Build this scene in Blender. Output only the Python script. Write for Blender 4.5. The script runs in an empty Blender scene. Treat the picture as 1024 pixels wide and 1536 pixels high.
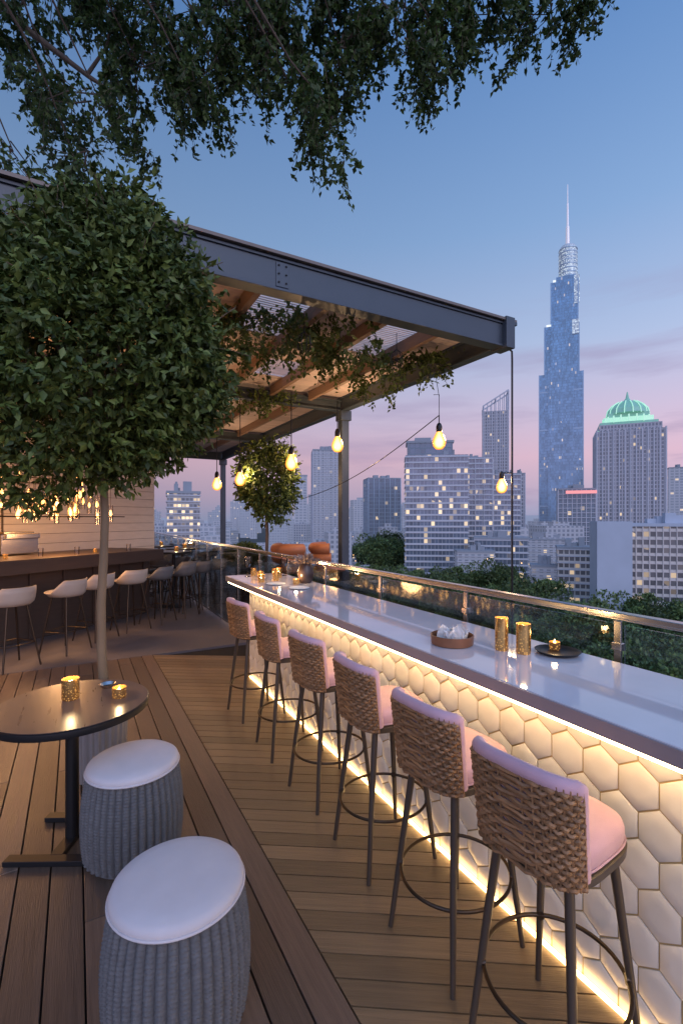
import bpy, math, random
import numpy as np
from mathutils import Vector, Matrix
random.seed(7); np.random.seed(7)
scene=bpy.context.scene
YAW=math.radians(29.18); SN=math.sin(YAW); CS=math.cos(YAW); EYE=1.69
def S(l,d,z=0.0):            # site frame (metres to the right / metres ahead) -> world
    return (d*SN+l*CS, d*CS-l*SN, z)
def lin(r,g,b):
    f=lambda c:(c/255/12.92) if c/255<=0.04045 else ((c/255+0.055)/1.055)**2.4
    return (f(r),f(g),f(b),1)

# ------------------------------------------------------------ materials
def nt(name):
    m=bpy.data.materials.new(name); m.use_nodes=True
    n=m.node_tree.nodes; l=m.node_tree.links
    return m,n,l,n['Principled BSDF']
def nosample(m):
    try: m.cycles.emission_sampling='NONE'
    except Exception: pass
    return m
def mth(n,l,op,a,b=None,clamp=False):
    x=n.new('ShaderNodeMath'); x.operation=op; x.use_clamp=clamp
    for i,v in enumerate((a,b)):
        if v is None: continue
        if isinstance(v,(int,float)): x.inputs[i].default_value=v
        else: l.new(v,x.inputs[i])
    return x.outputs[0]
def mixc(n,l,fac,a,b,mode='MIX'):
    x=n.new('ShaderNodeMix'); x.data_type='RGBA'; x.blend_type=mode
    for s,v in ((x.inputs[0],fac),(x.inputs[6],a),(x.inputs[7],b)):
        if isinstance(v,(int,float)): s.default_value=v
        elif isinstance(v,tuple): s.default_value=v
        else: l.new(v,s)
    return x.outputs[2]
def mat(name,col,rough=0.6,metal=0.0,var=0.15,nscale=8,stretch=(1,1,1),bump=0.0,bscale=60,island=0.0,emit=None,estr=0,spec=0.5,coat=0,rot=0.0,rvar=0.0,sheen=0):
    m,n,l,p=nt(name)
    tc=n.new('ShaderNodeTexCoord'); mp=n.new('ShaderNodeMapping'); mp.inputs['Scale'].default_value=stretch
    r0=n.new('ShaderNodeMapping'); r0.inputs['Rotation'].default_value=(0,0,rot)
    l.new(tc.outputs['Object'],r0.inputs['Vector']); l.new(r0.outputs[0],mp.inputs['Vector'])
    no=n.new('ShaderNodeTexNoise'); no.inputs['Scale'].default_value=nscale; no.inputs['Detail'].default_value=6
    l.new(mp.outputs[0],no.inputs['Vector'])
    f=mth(n,l,'MULTIPLY_ADD',no.outputs['Fac'],2*var); f.node.inputs[2].default_value=1-var
    if island>0:
        g=n.new('ShaderNodeNewGeometry')
        i=mth(n,l,'MULTIPLY_ADD',g.outputs['Random Per Island'],2*island); i.node.inputs[2].default_value=1-island
        f=mth(n,l,'MULTIPLY',f,i)
    vm=n.new('ShaderNodeVectorMath'); vm.operation='SCALE'; vm.inputs[0].default_value=col[:3]; l.new(f,vm.inputs['Scale'])
    l.new(vm.outputs[0],p.inputs['Base Color'])
    p.inputs['Roughness'].default_value=rough; p.inputs['Metallic'].default_value=metal
    p.inputs['Specular IOR Level'].default_value=spec; p.inputs['Coat Weight'].default_value=coat
    if sheen: p.inputs['Sheen Weight'].default_value=sheen
    if rvar:
        r=mth(n,l,'MULTIPLY_ADD',no.outputs['Fac'],2*rvar); r.node.inputs[2].default_value=rough-rvar
        l.new(r,p.inputs['Roughness'])
    if bump:
        nb=n.new('ShaderNodeTexNoise'); nb.inputs['Scale'].default_value=bscale; nb.inputs['Detail'].default_value=4
        l.new(mp.outputs[0],nb.inputs['Vector'])
        b=n.new('ShaderNodeBump'); b.inputs['Strength'].default_value=bump; b.inputs['Distance'].default_value=0.01
        l.new(nb.outputs['Fac'],b.inputs['Height']); l.new(b.outputs[0],p.inputs['Normal'])
    if emit:
        p.inputs['Emission Color'].default_value=(*emit[:3],1); p.inputs['Emission Strength'].default_value=estr
        if estr<2: nosample(m)
    return m
def emis(name,col,s,ns=False):
    m=mat(name,(0.6,0.5,0.4),0.4,emit=col,estr=s,var=0.02)
    if ns: nosample(m)
    return m
def leafmat(name,dark,light,trans=0.25,inst=False):
    m,n,l,p=nt(name)
    g=n.new('ShaderNodeNewGeometry'); r=n.new('ShaderNodeValToRGB')
    r.color_ramp.elements[0].color=(*dark,1); r.color_ramp.elements[1].color=(*light,1)
    e=r.color_ramp.elements.new(0.6); e.color=(*[(a*0.6+b*0.4) for a,b in zip(dark,light)],1)
    l.new(g.outputs['Random Per Island'],r.inputs[0])
    # broad light / dark clumps
    tc=n.new('ShaderNodeTexCoord'); no=n.new('ShaderNodeTexNoise'); no.inputs['Scale'].default_value=.35 if inst else 3.2; l.new(tc.outputs['Object'],no.inputs['Vector'])
    k=mth(n,l,'MULTIPLY_ADD',no.outputs['Fac'],1.3); k.node.inputs[2].default_value=.38
    if inst:
        oi=n.new('ShaderNodeObjectInfo'); q=mth(n,l,'MULTIPLY_ADD',oi.outputs['Random'],.9); q.node.inputs[2].default_value=.55; k=mth(n,l,'MULTIPLY',k,q)
    vm=n.new('ShaderNodeVectorMath'); vm.operation='SCALE'; l.new(r.outputs[0],vm.inputs[0]); l.new(k,vm.inputs['Scale'])
    l.new(vm.outputs[0],p.inputs['Base Color'])
    p.inputs['Roughness'].default_value=0.5; p.inputs['Specular IOR Level'].default_value=0.35
    if trans>0:
        t=n.new('ShaderNodeBsdfTranslucent'); l.new(vm.outputs[0],t.inputs[0])
        mx=n.new('ShaderNodeMixShader'); mx.inputs[0].default_value=trans
        l.new(p.outputs[0],mx.inputs[1]); l.new(t.outputs[0],mx.inputs[2])
        l.new(mx.outputs[0],n['Material Output'].inputs[0])
    return m
HAZE=lin(150,158,190)[:3]  # distance haze, painted into far materials as colour and emission
def facade(name,glass,frame,cw,ch,fw=0.12,fh=0.3,lit=0.06,haze=0.2,ls=1.2,rough=0.2,warm=(1,0.72,0.38),metal=0.45):
    m,n,l,p=nt(name)
    uv=n.new('ShaderNodeUVMap')
    d=n.new('ShaderNodeVectorMath'); d.operation='DIVIDE'; l.new(uv.outputs[0],d.inputs[0]); d.inputs[1].default_value=(cw,ch,1)
    fr=n.new('ShaderNodeVectorMath'); fr.operation='FRACTION'; l.new(d.outputs[0],fr.inputs[0])
    fl=n.new('ShaderNodeVectorMath'); fl.operation='FLOOR'; l.new(d.outputs[0],fl.inputs[0])
    sp=n.new('ShaderNodeSeparateXYZ'); l.new(fr.outputs[0],sp.inputs[0])
    wn=n.new('ShaderNodeTexWhiteNoise'); wn.noise_dimensions='3D'; l.new(fl.outputs[0],wn.inputs[0])
    ns=n.new('ShaderNodeTexNoise'); ns.inputs['Scale'].default_value=0.06; l.new(uv.outputs[0],ns.inputs['Vector'])
    a=mth(n,l,'GREATER_THAN',sp.outputs[0],fw); b=mth(n,l,'GREATER_THAN',sp.outputs[1],fh); w=mth(n,l,'MULTIPLY',a,b)
    geo=n.new('ShaderNodeNewGeometry'); sz=n.new('ShaderNodeSeparateXYZ'); l.new(geo.outputs['Normal'],sz.inputs[0])
    side=mth(n,l,'LESS_THAN',sz.outputs[2],0.5); w=mth(n,l,'MULTIPLY',w,side)
    v=mth(n,l,'MULTIPLY_ADD',wn.outputs['Value'],0.5); v.node.inputs[2].default_value=0.7
    v=mth(n,l,'MULTIPLY',v,mth(n,l,'ADD',ns.outputs['Fac'],0.5))
    gs=n.new('ShaderNodeVectorMath'); gs.operation='SCALE'; gs.inputs[0].default_value=glass; l.new(v,gs.inputs['Scale'])
    c=mixc(n,l,w,(*frame,1),gs.outputs[0])
    c2=mixc(n,l,haze,c,(0,0,0,1)); l.new(c2,p.inputs['Base Color'])  # base colour darkened to make room for painted haze
    ro=mth(n,l,'MULTIPLY_ADD',w,rough-0.7); ro.node.inputs[2].default_value=0.7; l.new(ro,p.inputs['Roughness'])
    me=mth(n,l,'MULTIPLY',w,metal*(1-haze)); l.new(me,p.inputs['Metallic'])
    p.inputs['Specular IOR Level'].default_value=0.5*(1-haze)
    sc=n.new('ShaderNodeSeparateColor'); l.new(wn.outputs['Color'],sc.inputs[0])
    pr=mth(n,l,'MULTIPLY',mth(n,l,'MULTIPLY',ns.outputs['Fac'],2.0),lit)
    li=mth(n,l,'LESS_THAN',sc.outputs[1],pr); li=mth(n,l,'MULTIPLY',li,w)
    li=mth(n,l,'MULTIPLY',li,mth(n,l,'MULTIPLY',sc.outputs[2],ls))
    le=n.new('ShaderNodeVectorMath'); le.operation='SCALE'; le.inputs[0].default_value=warm; l.new(li,le.inputs['Scale'])
    ad=n.new('ShaderNodeVectorMath'); ad.operation='ADD'; l.new(le.outputs[0],ad.inputs[0]); ad.inputs[1].default_value=[h*haze for h in HAZE]  # lit windows plus haze painted in as constant emission
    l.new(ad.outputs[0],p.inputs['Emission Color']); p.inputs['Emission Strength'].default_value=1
    return nosample(m)

# ------------------------------------------------------------ mesh helper
class MB:
    def __init__(s): s.v=[];s.f=[];s.m=[];s.uv=[];s.useuv=False
    def add(s,vs,fs,m=0,uvs=None):
        o=len(s.v); s.v+= [tuple(v) for v in vs]
        for i,f in enumerate(fs):
            s.f.append([j+o for j in f]); s.m.append(m)
            s.uv.append(uvs[i] if uvs else [(0,0)]*len(f))
        if uvs: s.useuv=True
    def box(s,c,sz,m=0,rz=0.0,uv=False,u0=0.0):
        x,y,z=[k/2 for k in sz]; ca,sa=math.cos(rz),math.sin(rz)
        vs=[]
        for dx,dy,dz in ((-x,-y,-z),(x,-y,-z),(x,y,-z),(-x,y,-z),(-x,-y,z),(x,-y,z),(x,y,z),(-x,y,z)):
            vs.append((c[0]+dx*ca-dy*sa,c[1]+dx*sa+dy*ca,c[2]+dz))
        fs=[(0,3,2,1),(4,5,6,7),(0,1,5,4),(1,2,6,5),(2,3,7,6),(3,0,4,7)]
        uvs=None
        if uv:
            z0,z1=c[2]-z,c[2]+z; w,d=sz[0],sz[1]
            q=lambda a,b:[(a+u0,z0),(b+u0,z0),(b+u0,z1),(a+u0,z1)]
            uvs=[[(0,0)]*4,[(0,0)]*4,q(0,w),q(w,w+d),q(w+d,2*w+d),q(2*w+d,2*w+2*d)]
        s.add(vs,fs,m,uvs)
    def beam(s,p0,p1,w,h,m=0):
        p0=Vector(p0);p1=Vector(p1);d=(p1-p0).normalized()
        up=Vector((0,0,1)) if abs(d.z)<0.95 else Vector((0,1,0))
        r=d.cross(up).normalized(); u=r.cross(d)
        vs=[]
        for p in (p0,p1):
            for a,b in ((-1,-1),(1,-1),(1,1),(-1,1)): vs.append(p+r*a*w/2+u*b*h/2)
        s.add(vs,[(0,1,2,3),(7,6,5,4),(0,4,5,1),(1,5,6,2),(2,6,7,3),(3,7,4,0)],m)
    def tube(s,path,r,n=8,m=0,caps=True,closed=False):
        P=[Vector(p) for p in path]; N=len(P)
        R=r if isinstance(r,(list,tuple)) else [r]*N
        vs=[];fs=[]; prev=None
        for i,p in enumerate(P):
            if closed: d=P[(i+1)%N]-P[i-1]
            else: d=P[min(i+1,N-1)]-P[max(i-1,0)]
            if d.length<1e-9: d=Vector((0,0,1))
            d.normalize()
            if prev is None:
                up=Vector((0,0,1)) if abs(d.z)<0.9 else Vector((1,0,0)); a=d.cross(up).normalized()
            else:
                a=prev-d*prev.dot(d); a.normalize()
            prev=a; b=d.cross(a)
            for k in range(n):
                t=2*math.pi*k/n; vs.append(p+(a*math.cos(t)+b*math.sin(t))*R[i])
        rng=N if closed else N-1
        for i in range(rng):
            j=(i+1)%N
            for k in range(n):
                k2=(k+1)%n; fs.append((i*n+k,i*n+k2,j*n+k2,j*n+k))
        if caps and not closed:
            fs.append(tuple(range(n-1,-1,-1))); fs.append(tuple((N-1)*n+k for k in range(n)))
        s.add(vs,fs,m)
    def lathe(s,prof,c=(0,0,0),n=32,m=0,capb=True,capt=True):
        vs=[];fs=[]
        for r,z in prof:
            for k in range(n):
                t=2*math.pi*k/n; vs.append((c[0]+r*math.cos(t),c[1]+r*math.sin(t),c[2]+z))
        for i in range(len(prof)-1):
            for k in range(n):
                k2=(k+1)%n; fs.append((i*n+k,i*n+k2,(i+1)*n+k2,(i+1)*n+k))
        if capb: fs.append(tuple(range(n-1,-1,-1)))
        if capt: fs.append(tuple((len(prof)-1)*n+k for k in range(n)))
        s.add(vs,fs,m)
    def obj(s,name,mats,parent=None,smooth=False,loc=None,bevel=0):
        me=bpy.data.meshes.new(name); me.from_pydata(s.v,[],s.f)
        for x in mats: me.materials.append(x)
        me.polygons.foreach_set('material_index',s.m)
        if s.useuv:
            u=me.uv_layers.new(name='UVMap'); flat=[c for f in s.uv for p in f for c in p]; u.data.foreach_set('uv',flat)
        if smooth: me.polygons.foreach_set('use_smooth',[True]*len(me.polygons))
        me.update()
        o=bpy.data.objects.new(name,me); scene.collection.objects.link(o)
        if smooth:
            try: me.set_sharp_from_angle(angle=math.radians(50))
            except Exception: pass
        if bevel:
            b=o.modifiers.new('b','BEVEL'); b.width=bevel; b.segments=2; b.limit_method='ANGLE'
        if parent: o.parent=parent
        if loc: o.location=loc
        return o
def empty(name,loc=(0,0,0),rz=0.0,parent=None):
    e=bpy.data.objects.new(name,None); scene.collection.objects.link(e); e.location=loc; e.rotation_euler=(0,0,rz)
    e.empty_display_size=0.1
    if parent: e.parent=parent
    return e
def inst(name,me,parent=None,loc=(0,0,0),rz=0.0,sc=1.0):
    o=bpy.data.objects.new(name,me); scene.collection.objects.link(o); o.location=loc; o.rotation_euler=(0,0,rz)
    o.scale=(sc,sc,sc) if not isinstance(sc,tuple) else sc
    if parent: o.parent=parent
    return o
def lamp(name,loc,e,col=(1,0.66,0.32),r=0.03,parent=None):
    L=bpy.data.lights.new(name,'POINT'); L.energy=e; L.color=col; L.shadow_soft_size=r
    o=bpy.data.objects.new(name,L); scene.collection.objects.link(o); o.location=loc
    if parent: o.parent=parent
    return o
def leafmesh(name,C,Dr,size,mats,wid=0.28,fold=0.12,svar=0.35):
    C=np.asarray(C,float); Dr=np.asarray(Dr,float); N=len(C)
    Dr=Dr/(np.linalg.norm(Dr,axis=1,keepdims=True)+1e-9)
    rnd=np.random.normal(size=(N,3)); side=np.cross(Dr,rnd); side/=np.linalg.norm(side,axis=1,keepdims=True)+1e-9
    up=np.cross(side,Dr)
    L=(size*(1+np.random.uniform(-svar,svar,N)))[:,None]
    v=np.empty((N,4,3)); v[:,0]=C; v[:,1]=C+Dr*L*0.45+side*L*wid+up*L*fold; v[:,2]=C+Dr*L-up*L*0.05; v[:,3]=C+Dr*L*0.45-side*L*wid+up*L*fold
    v=v.reshape(-1,3); b=np.arange(N)*4
    t=np.stack([b,b+1,b+2,b,b+2,b+3],1).reshape(-1)
    me=bpy.data.meshes.new(name); me.vertices.add(N*4); me.vertices.foreach_set('co',v.reshape(-1))
    me.loops.add(N*6); me.loops.foreach_set('vertex_index',t.astype(np.int32))
    me.polygons.add(N*2); me.polygons.foreach_set('loop_start',(np.arange(N*2)*3).astype(np.int32))
    for x in mats: me.materials.append(x)
    me.update(calc_edges=True); me.validate()
    return me
def link(name,me,parent=None):
    o=bpy.data.objects.new(name,me); scene.collection.objects.link(o)
    if parent: o.parent=parent
    return o

# materials
M_deck=mat('deck_board',(0.135,0.088,0.062),0.42,var=0.45,nscale=5,stretch=(14,0.6,1),bump=0.25,bscale=20,island=0.28,rvar=0.14)
M_deckd=mat('deck_board_diag',(0.20,0.132,0.072),0.40,var=0.45,nscale=5,stretch=(0.6,14,1),bump=0.25,bscale=20,island=0.24,rot=math.radians(33),rvar=0.14)  # warm LED spill is painted into this more golden base colour
M_gap=mat('deck_gap',(0.01,0.008,0.007),0.9)
M_conc=mat('terrace_floor',(0.13,0.115,0.12),0.5,var=0.3,nscale=3,bump=0.15,rvar=0.15)
M_slab=mat('terrace_wall',(0.25,0.25,0.26),0.8)
M_steel=mat('painted_steel',(0.052,0.068,0.088),0.42,metal=0.15,var=0.25,nscale=4,bump=0.05,rvar=0.1)
M_dark=mat('dark_metal',(0.022,0.022,0.024),0.4,metal=0.5)
M_bronze=mat('bronze_metal',(0.07,0.05,0.035),0.35,metal=0.8,var=0.2)
M_leg=mat('stool_leg',(0.06,0.045,0.034),0.4,var=0.25,nscale=20,stretch=(1,1,0.1))
M_raft=mat('rafter_wood',(0.22,0.14,0.10),0.6,var=0.3,nscale=10,stretch=(6,0.5,6))
M_plank=mat('roof_plank',(0.58,0.47,0.44),0.6,var=0.25,nscale=10,stretch=(0.5,8,1),island=0.15,bump=0.1)
M_top=mat('counter_stone',(0.60,0.58,0.60),0.07,var=0.14,nscale=4,coat=0.3,spec=0.7,rvar=0.03)
M_edge=mat('counter_edge',(0.25,0.23,0.245),0.35,var=0.1)
M_tile=mat('hex_tile',(0.74,0.70,0.62),0.32,var=0.07,nscale=12,island=0.06,bump=0.06)
M_grout=mat('grout',(0.50,0.36,0.17),0.6)
M_led=emis('led_strip',(1,0.66,0.29),24)
M_led2=emis('led_strip_floor',(1,0.62,0.24),10)
M_led3=emis('led_edge_strip',(1,0.76,0.42),11)
M_wick=mat('woven_rattan',(0.25,0.135,0.062),0.55,var=0.4,nscale=30,island=0.35,bump=0.3,bscale=150)
M_pink=mat('pink_fabric',(0.52,0.33,0.38),0.85,var=0.12,nscale=14,bump=0.25,bscale=500,sheen=0.2)
M_white=mat('white_fabric',(0.60,0.55,0.55),0.9,var=0.08,nscale=12,bump=0.3,bscale=600,sheen=0.1)
M_knit=mat('grey_knit',(0.135,0.135,0.138),0.95,var=0.35,nscale=40,bump=0.5,bscale=400)
M_tabtop=mat('table_wood',(0.13,0.085,0.065),0.3,var=0.3,nscale=8,stretch=(6,0.6,1),rvar=.08)
M_chrome=mat('brushed_steel',(0.50,0.47,0.44),0.25,metal=1,var=0.1)
M_bark=mat('bark',(0.10,0.075,0.055),0.85,var=0.4,nscale=12,stretch=(1,1,0.3),bump=0.6,bscale=30)
M_barkl=mat('pale_bark',(0.16,0.115,0.072),0.8,var=0.4,nscale=14,stretch=(1,1,0.2),bump=0.6,bscale=30)
M_pot=mat('pot_metal',(0.45,0.43,0.42),0.35,metal=0.6,var=0.1)
M_soil=mat('soil',(0.03,0.02,0.015),0.95)
M_leafA=leafmat('topiary_leaf',(0.035,0.060,0.014),(0.15,0.20,0.045),.12)
M_leafB=leafmat('canopy_leaf',(0.026,0.050,0.013),(0.10,0.155,0.038),0.3)
M_leafC=leafmat('park_leaf',(0.04,0.07,0.026),(0.14,0.20,0.06),0,True)
M_leafV=leafmat('vine_leaf',(0.05,0.08,0.02),(0.16,0.22,0.07),0.3)
M_side=mat('white_siding',(0.55,0.50,0.46),0.6,var=0.12,nscale=5,stretch=(1,1,5),bump=0.1)
M_bard=mat('bar_front_wood',(0.055,0.035,0.025),0.45,var=0.3,nscale=5,stretch=(1,1,8))
M_shell=mat('cream_shell',(0.48,0.40,0.33),0.5,var=0.08)
M_shellg=mat('grey_shell',(0.14,0.14,0.145),0.5,var=0.08)
M_cer=mat('dark_ceramic',(0.05,0.03,0.025),0.3)
M_oak=mat('tray_wood',(0.22,0.09,0.04),0.4,var=0.3,nscale=20)
M_paper=mat('paper',(0.75,0.74,0.72),0.8)
M_orange=mat('rust_leather',(0.40,0.14,0.055),0.5)
def glassmat(name,tint=(0.9,0.95,0.95),rough=0.0,ior=1.45,refl=1.0):
    m,n,l,p=nt(name)
    t=n.new('ShaderNodeBsdfTransparent'); t.inputs[0].default_value=(*tint,1)
    g=n.new('ShaderNodeBsdfGlossy'); g.inputs['Roughness'].default_value=rough+0.01
    f=n.new('ShaderNodeFresnel'); f.inputs[0].default_value=ior
    mx=n.new('ShaderNodeMixShader'); l.new(mth(n,l,'MULTIPLY',f.outputs[0],refl),mx.inputs[0])
    l.new(t.outputs[0],mx.inputs[1]); l.new(g.outputs[0],mx.inputs[2]); l.new(mx.outputs[0],n['Material Output'].inputs[0])
    return m
M_glass=glassmat('railing_glass',(0.93,0.97,0.96),refl=.8)
M_cglass=glassmat('clear_glass',(0.97,0.93,0.88))
def bulbmat():
    m,n,l,p=nt('bulb_glow')
    lw=n.new('ShaderNodeLayerWeight'); lw.inputs[0].default_value=0.5
    r=n.new('ShaderNodeValToRGB'); e=r.color_ramp.elements
    e[0].color=(4.5,2.6,.85,1); e[0].position=0.08; e[1].color=(1.0,0.24,0.02,1); e[1].position=.8
    x=e.new(.32); x.color=(2.2,.85,.14,1)
    l.new(lw.outputs['Facing'],r.inputs[0]); l.new(r.outputs[0],p.inputs['Emission Color'])
    p.inputs['Emission Strength'].default_value=1.0; p.inputs['Base Color'].default_value=(0.4,0.2,0.05,1); p.inputs['Roughness'].default_value=0.1
    return nosample(m)
M_bulb=bulbmat()
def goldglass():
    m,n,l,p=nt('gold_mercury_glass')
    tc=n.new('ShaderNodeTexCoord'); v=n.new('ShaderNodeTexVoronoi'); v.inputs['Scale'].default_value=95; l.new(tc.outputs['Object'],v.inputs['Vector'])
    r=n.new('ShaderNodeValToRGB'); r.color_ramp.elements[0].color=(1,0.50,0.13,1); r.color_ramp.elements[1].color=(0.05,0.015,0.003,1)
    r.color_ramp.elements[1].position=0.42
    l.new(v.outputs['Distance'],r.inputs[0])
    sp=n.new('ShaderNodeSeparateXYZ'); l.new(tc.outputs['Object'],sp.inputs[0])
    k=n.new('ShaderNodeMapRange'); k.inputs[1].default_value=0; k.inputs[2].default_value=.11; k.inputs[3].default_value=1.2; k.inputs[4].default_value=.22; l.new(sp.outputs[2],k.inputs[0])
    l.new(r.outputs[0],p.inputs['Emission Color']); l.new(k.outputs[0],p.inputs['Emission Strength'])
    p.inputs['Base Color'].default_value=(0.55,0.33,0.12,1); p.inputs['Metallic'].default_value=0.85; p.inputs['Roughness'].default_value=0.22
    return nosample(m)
M_gold=goldglass()
M_flame=emis('candle_flame',(1,0.6,0.2),22,True)
M_wax=emis('wax_glow',(1,0.5,0.18),1.4)

# ------------------------------------------------------------ terrace floor
mb=MB()
mb.box((-4,7.4,-0.09),(12.36,21.6,0.1),0)
t=mb.obj('rooftop_terrace',[M_slab]) 
mb=MB(); mb.box((-4,7.4,-22.6),(12.2,21.4,44.8),0); mb.obj('terrace_building',[M_slab],t)
mb=MB(); mb.box((-3.9,-0.0,-0.034),(12.1,12.6,0.006)); mb.obj('deck_underlay',[M_gap],t)
mb=MB(); mb.box((-3.95,12.25,-0.021),(12.2,11.9,0.04)); mb.box((3.6,12.7,-0.101),(2.84,11,0.20)); mb.obj('concrete_floor',[M_conc],t)
mb=MB()
w=0.135; x=0.57
while x>-6:
    y=-3.4+random.uniform(0,2)-2
    while y<6.29:
        L=random.uniform(2.2,3.6); y1=min(y+L,6.29); y0=max(y,-3.4)
        if y1-y0>0.05: mb.box((x-w/2,(y0+y1)/2,-0.0125),(w-0.007,y1-y0-0.004,0.025))
        y+=L
    x-=w
for xx in (0.635,0.765): mb.box((xx,1.44,-0.0115),(0.123,9.7,0.025))
mb.obj('wood_deck',[M_deck],None,bevel=0.002)
mb=MB()
ang=math.radians(-33); tn=math.tan(ang); dy=0.098/math.cos(ang); y=-3.6
x0,x1=0.833,2.08
while y<7.2:
    ya,yb=y,y+dy-0.0065/math.cos(ang)
    c=[(x0,ya),(x1,ya+tn*(x1-x0)),(x1,yb+tn*(x1-x0)),(x0,yb)]
    c=[(a,min(b,6.29)) for a,b in c]
    if c[3][1]-c[0][1]>0.01:
        vs=[(a,b,-0.025) for a,b in c]+[(a,b,0) for a,b in c]
        mb.add(vs,[(0,3,2,1),(4,5,6,7),(0,1,5,4),(1,2,6,5),(2,3,7,6),(3,0,4,7)])
    y+=dy
mb.obj('wood_deck',[M_deckd],None)

# ------------------------------------------------------------ bar counter
ctr=empty('bar_counter')
Y0,Y1=-2.0,5.03
mb=MB(); mb.box(((1.40+2.01)/2,(Y0+Y1)/2,1.0625),(0.61,Y1-Y0,0.035)); mb.obj('counter_top',[M_top],ctr,bevel=0.004)
mb=MB(); mb.box((1.40,(Y0+Y1)/2,1.052),(0.014,Y1-Y0+0.006,0.050)); mb.box((1.70,Y1+0.004,1.052),(0.60,0.012,0.050)); mb.box((1.70,(Y0+Y1)/2,1.0355),(0.585,Y1-Y0-0.02,0.018)); mb.obj('counter_edge',[M_edge],ctr,bevel=0.002)
mb=MB(); mb.box((1.81,(Y0+4.96)/2,0.511),(0.335,4.96-Y0,1.02)); mb.obj('counter_body',[M_grout],ctr)
mb=MB()
W,H=0.132,0.172
def hexa(cy,cz,sx,x):
    out=[]
    for k in range(6):
        t=math.radians(90+60*k); yy=cy+math.cos(t)*(W/math.sqrt(3))*sx; zz=cz+math.sin(t)*(H/2)*sx
        out.append((x,min(max(yy,Y0),4.96),min(max(zz,0.002),1.019)))
    return out
r=0
z=0.02
while z<1.10:
    y=Y0+(W/2 if r%2 else 0)
    while y<5.02:
        tl=random.uniform(-0.0006,0.0006)
        vs=hexa(y,z,0.96,1.643)+hexa(y,z,0.955,1.6385)+hexa(y,z,0.91,1.6365+tl)+hexa(y,z,0.4,1.6358+tl)
        fs=[]
        for a in range(3):
            for k in range(6):
                k2=(k+1)%6; fs.append((a*6+k,a*6+k2,(a+1)*6+k2,(a+1)*6+k))
        fs.append(tuple(18+k for k in range(6)))
        mb.add(vs,fs)
        y+=W
    z+=H*0.75; r+=1
mb.obj('hex_tile_panel',[M_tile],ctr,smooth=True)
mb=MB(); mb.box((1.54,(Y0+4.9)/2,1.020),(0.022,4.9-Y0,0.008)); mb.obj('led_strip_upper',[M_led],ctr)
mb=MB(); mb.box((1.418,(Y0+5.0)/2,1.017),(0.012,5.0-Y0,0.017)); mb.obj('led_strip_edge',[M_led3],ctr)
mb=MB(); mb.box((1.618,(Y0+4.9)/2,0.008),(0.012,4.9-Y0,0.012)); mb.obj('led_strip_base',[M_led2],ctr)

# ------------------------------------------------------------ glass railing
rl=empty('glass_railing')
RX=2.11
mb=MB(); mb.box((RX,7.0,1.262),(0.05,18,0.024)); mb.box((RX,7.0,1.245),(0.028,18,0.012))
y=-1.6
while y<16:
    mb.box((RX,y,0.62),(0.012,0.034,1.23)); mb.box((RX,y,1.12),(0.028,0.045,0.035)); y+=0.95
mb.obj('rail_and_posts',[M_chrome],rl,bevel=0.003)
mb=MB(); y=-1.6
while y<15.5:
    mb.box((RX,y+0.475,0.64),(0.010,0.89,1.16)); y+=0.95
mb.obj('glass_panels',[M_glass],rl)
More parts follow.
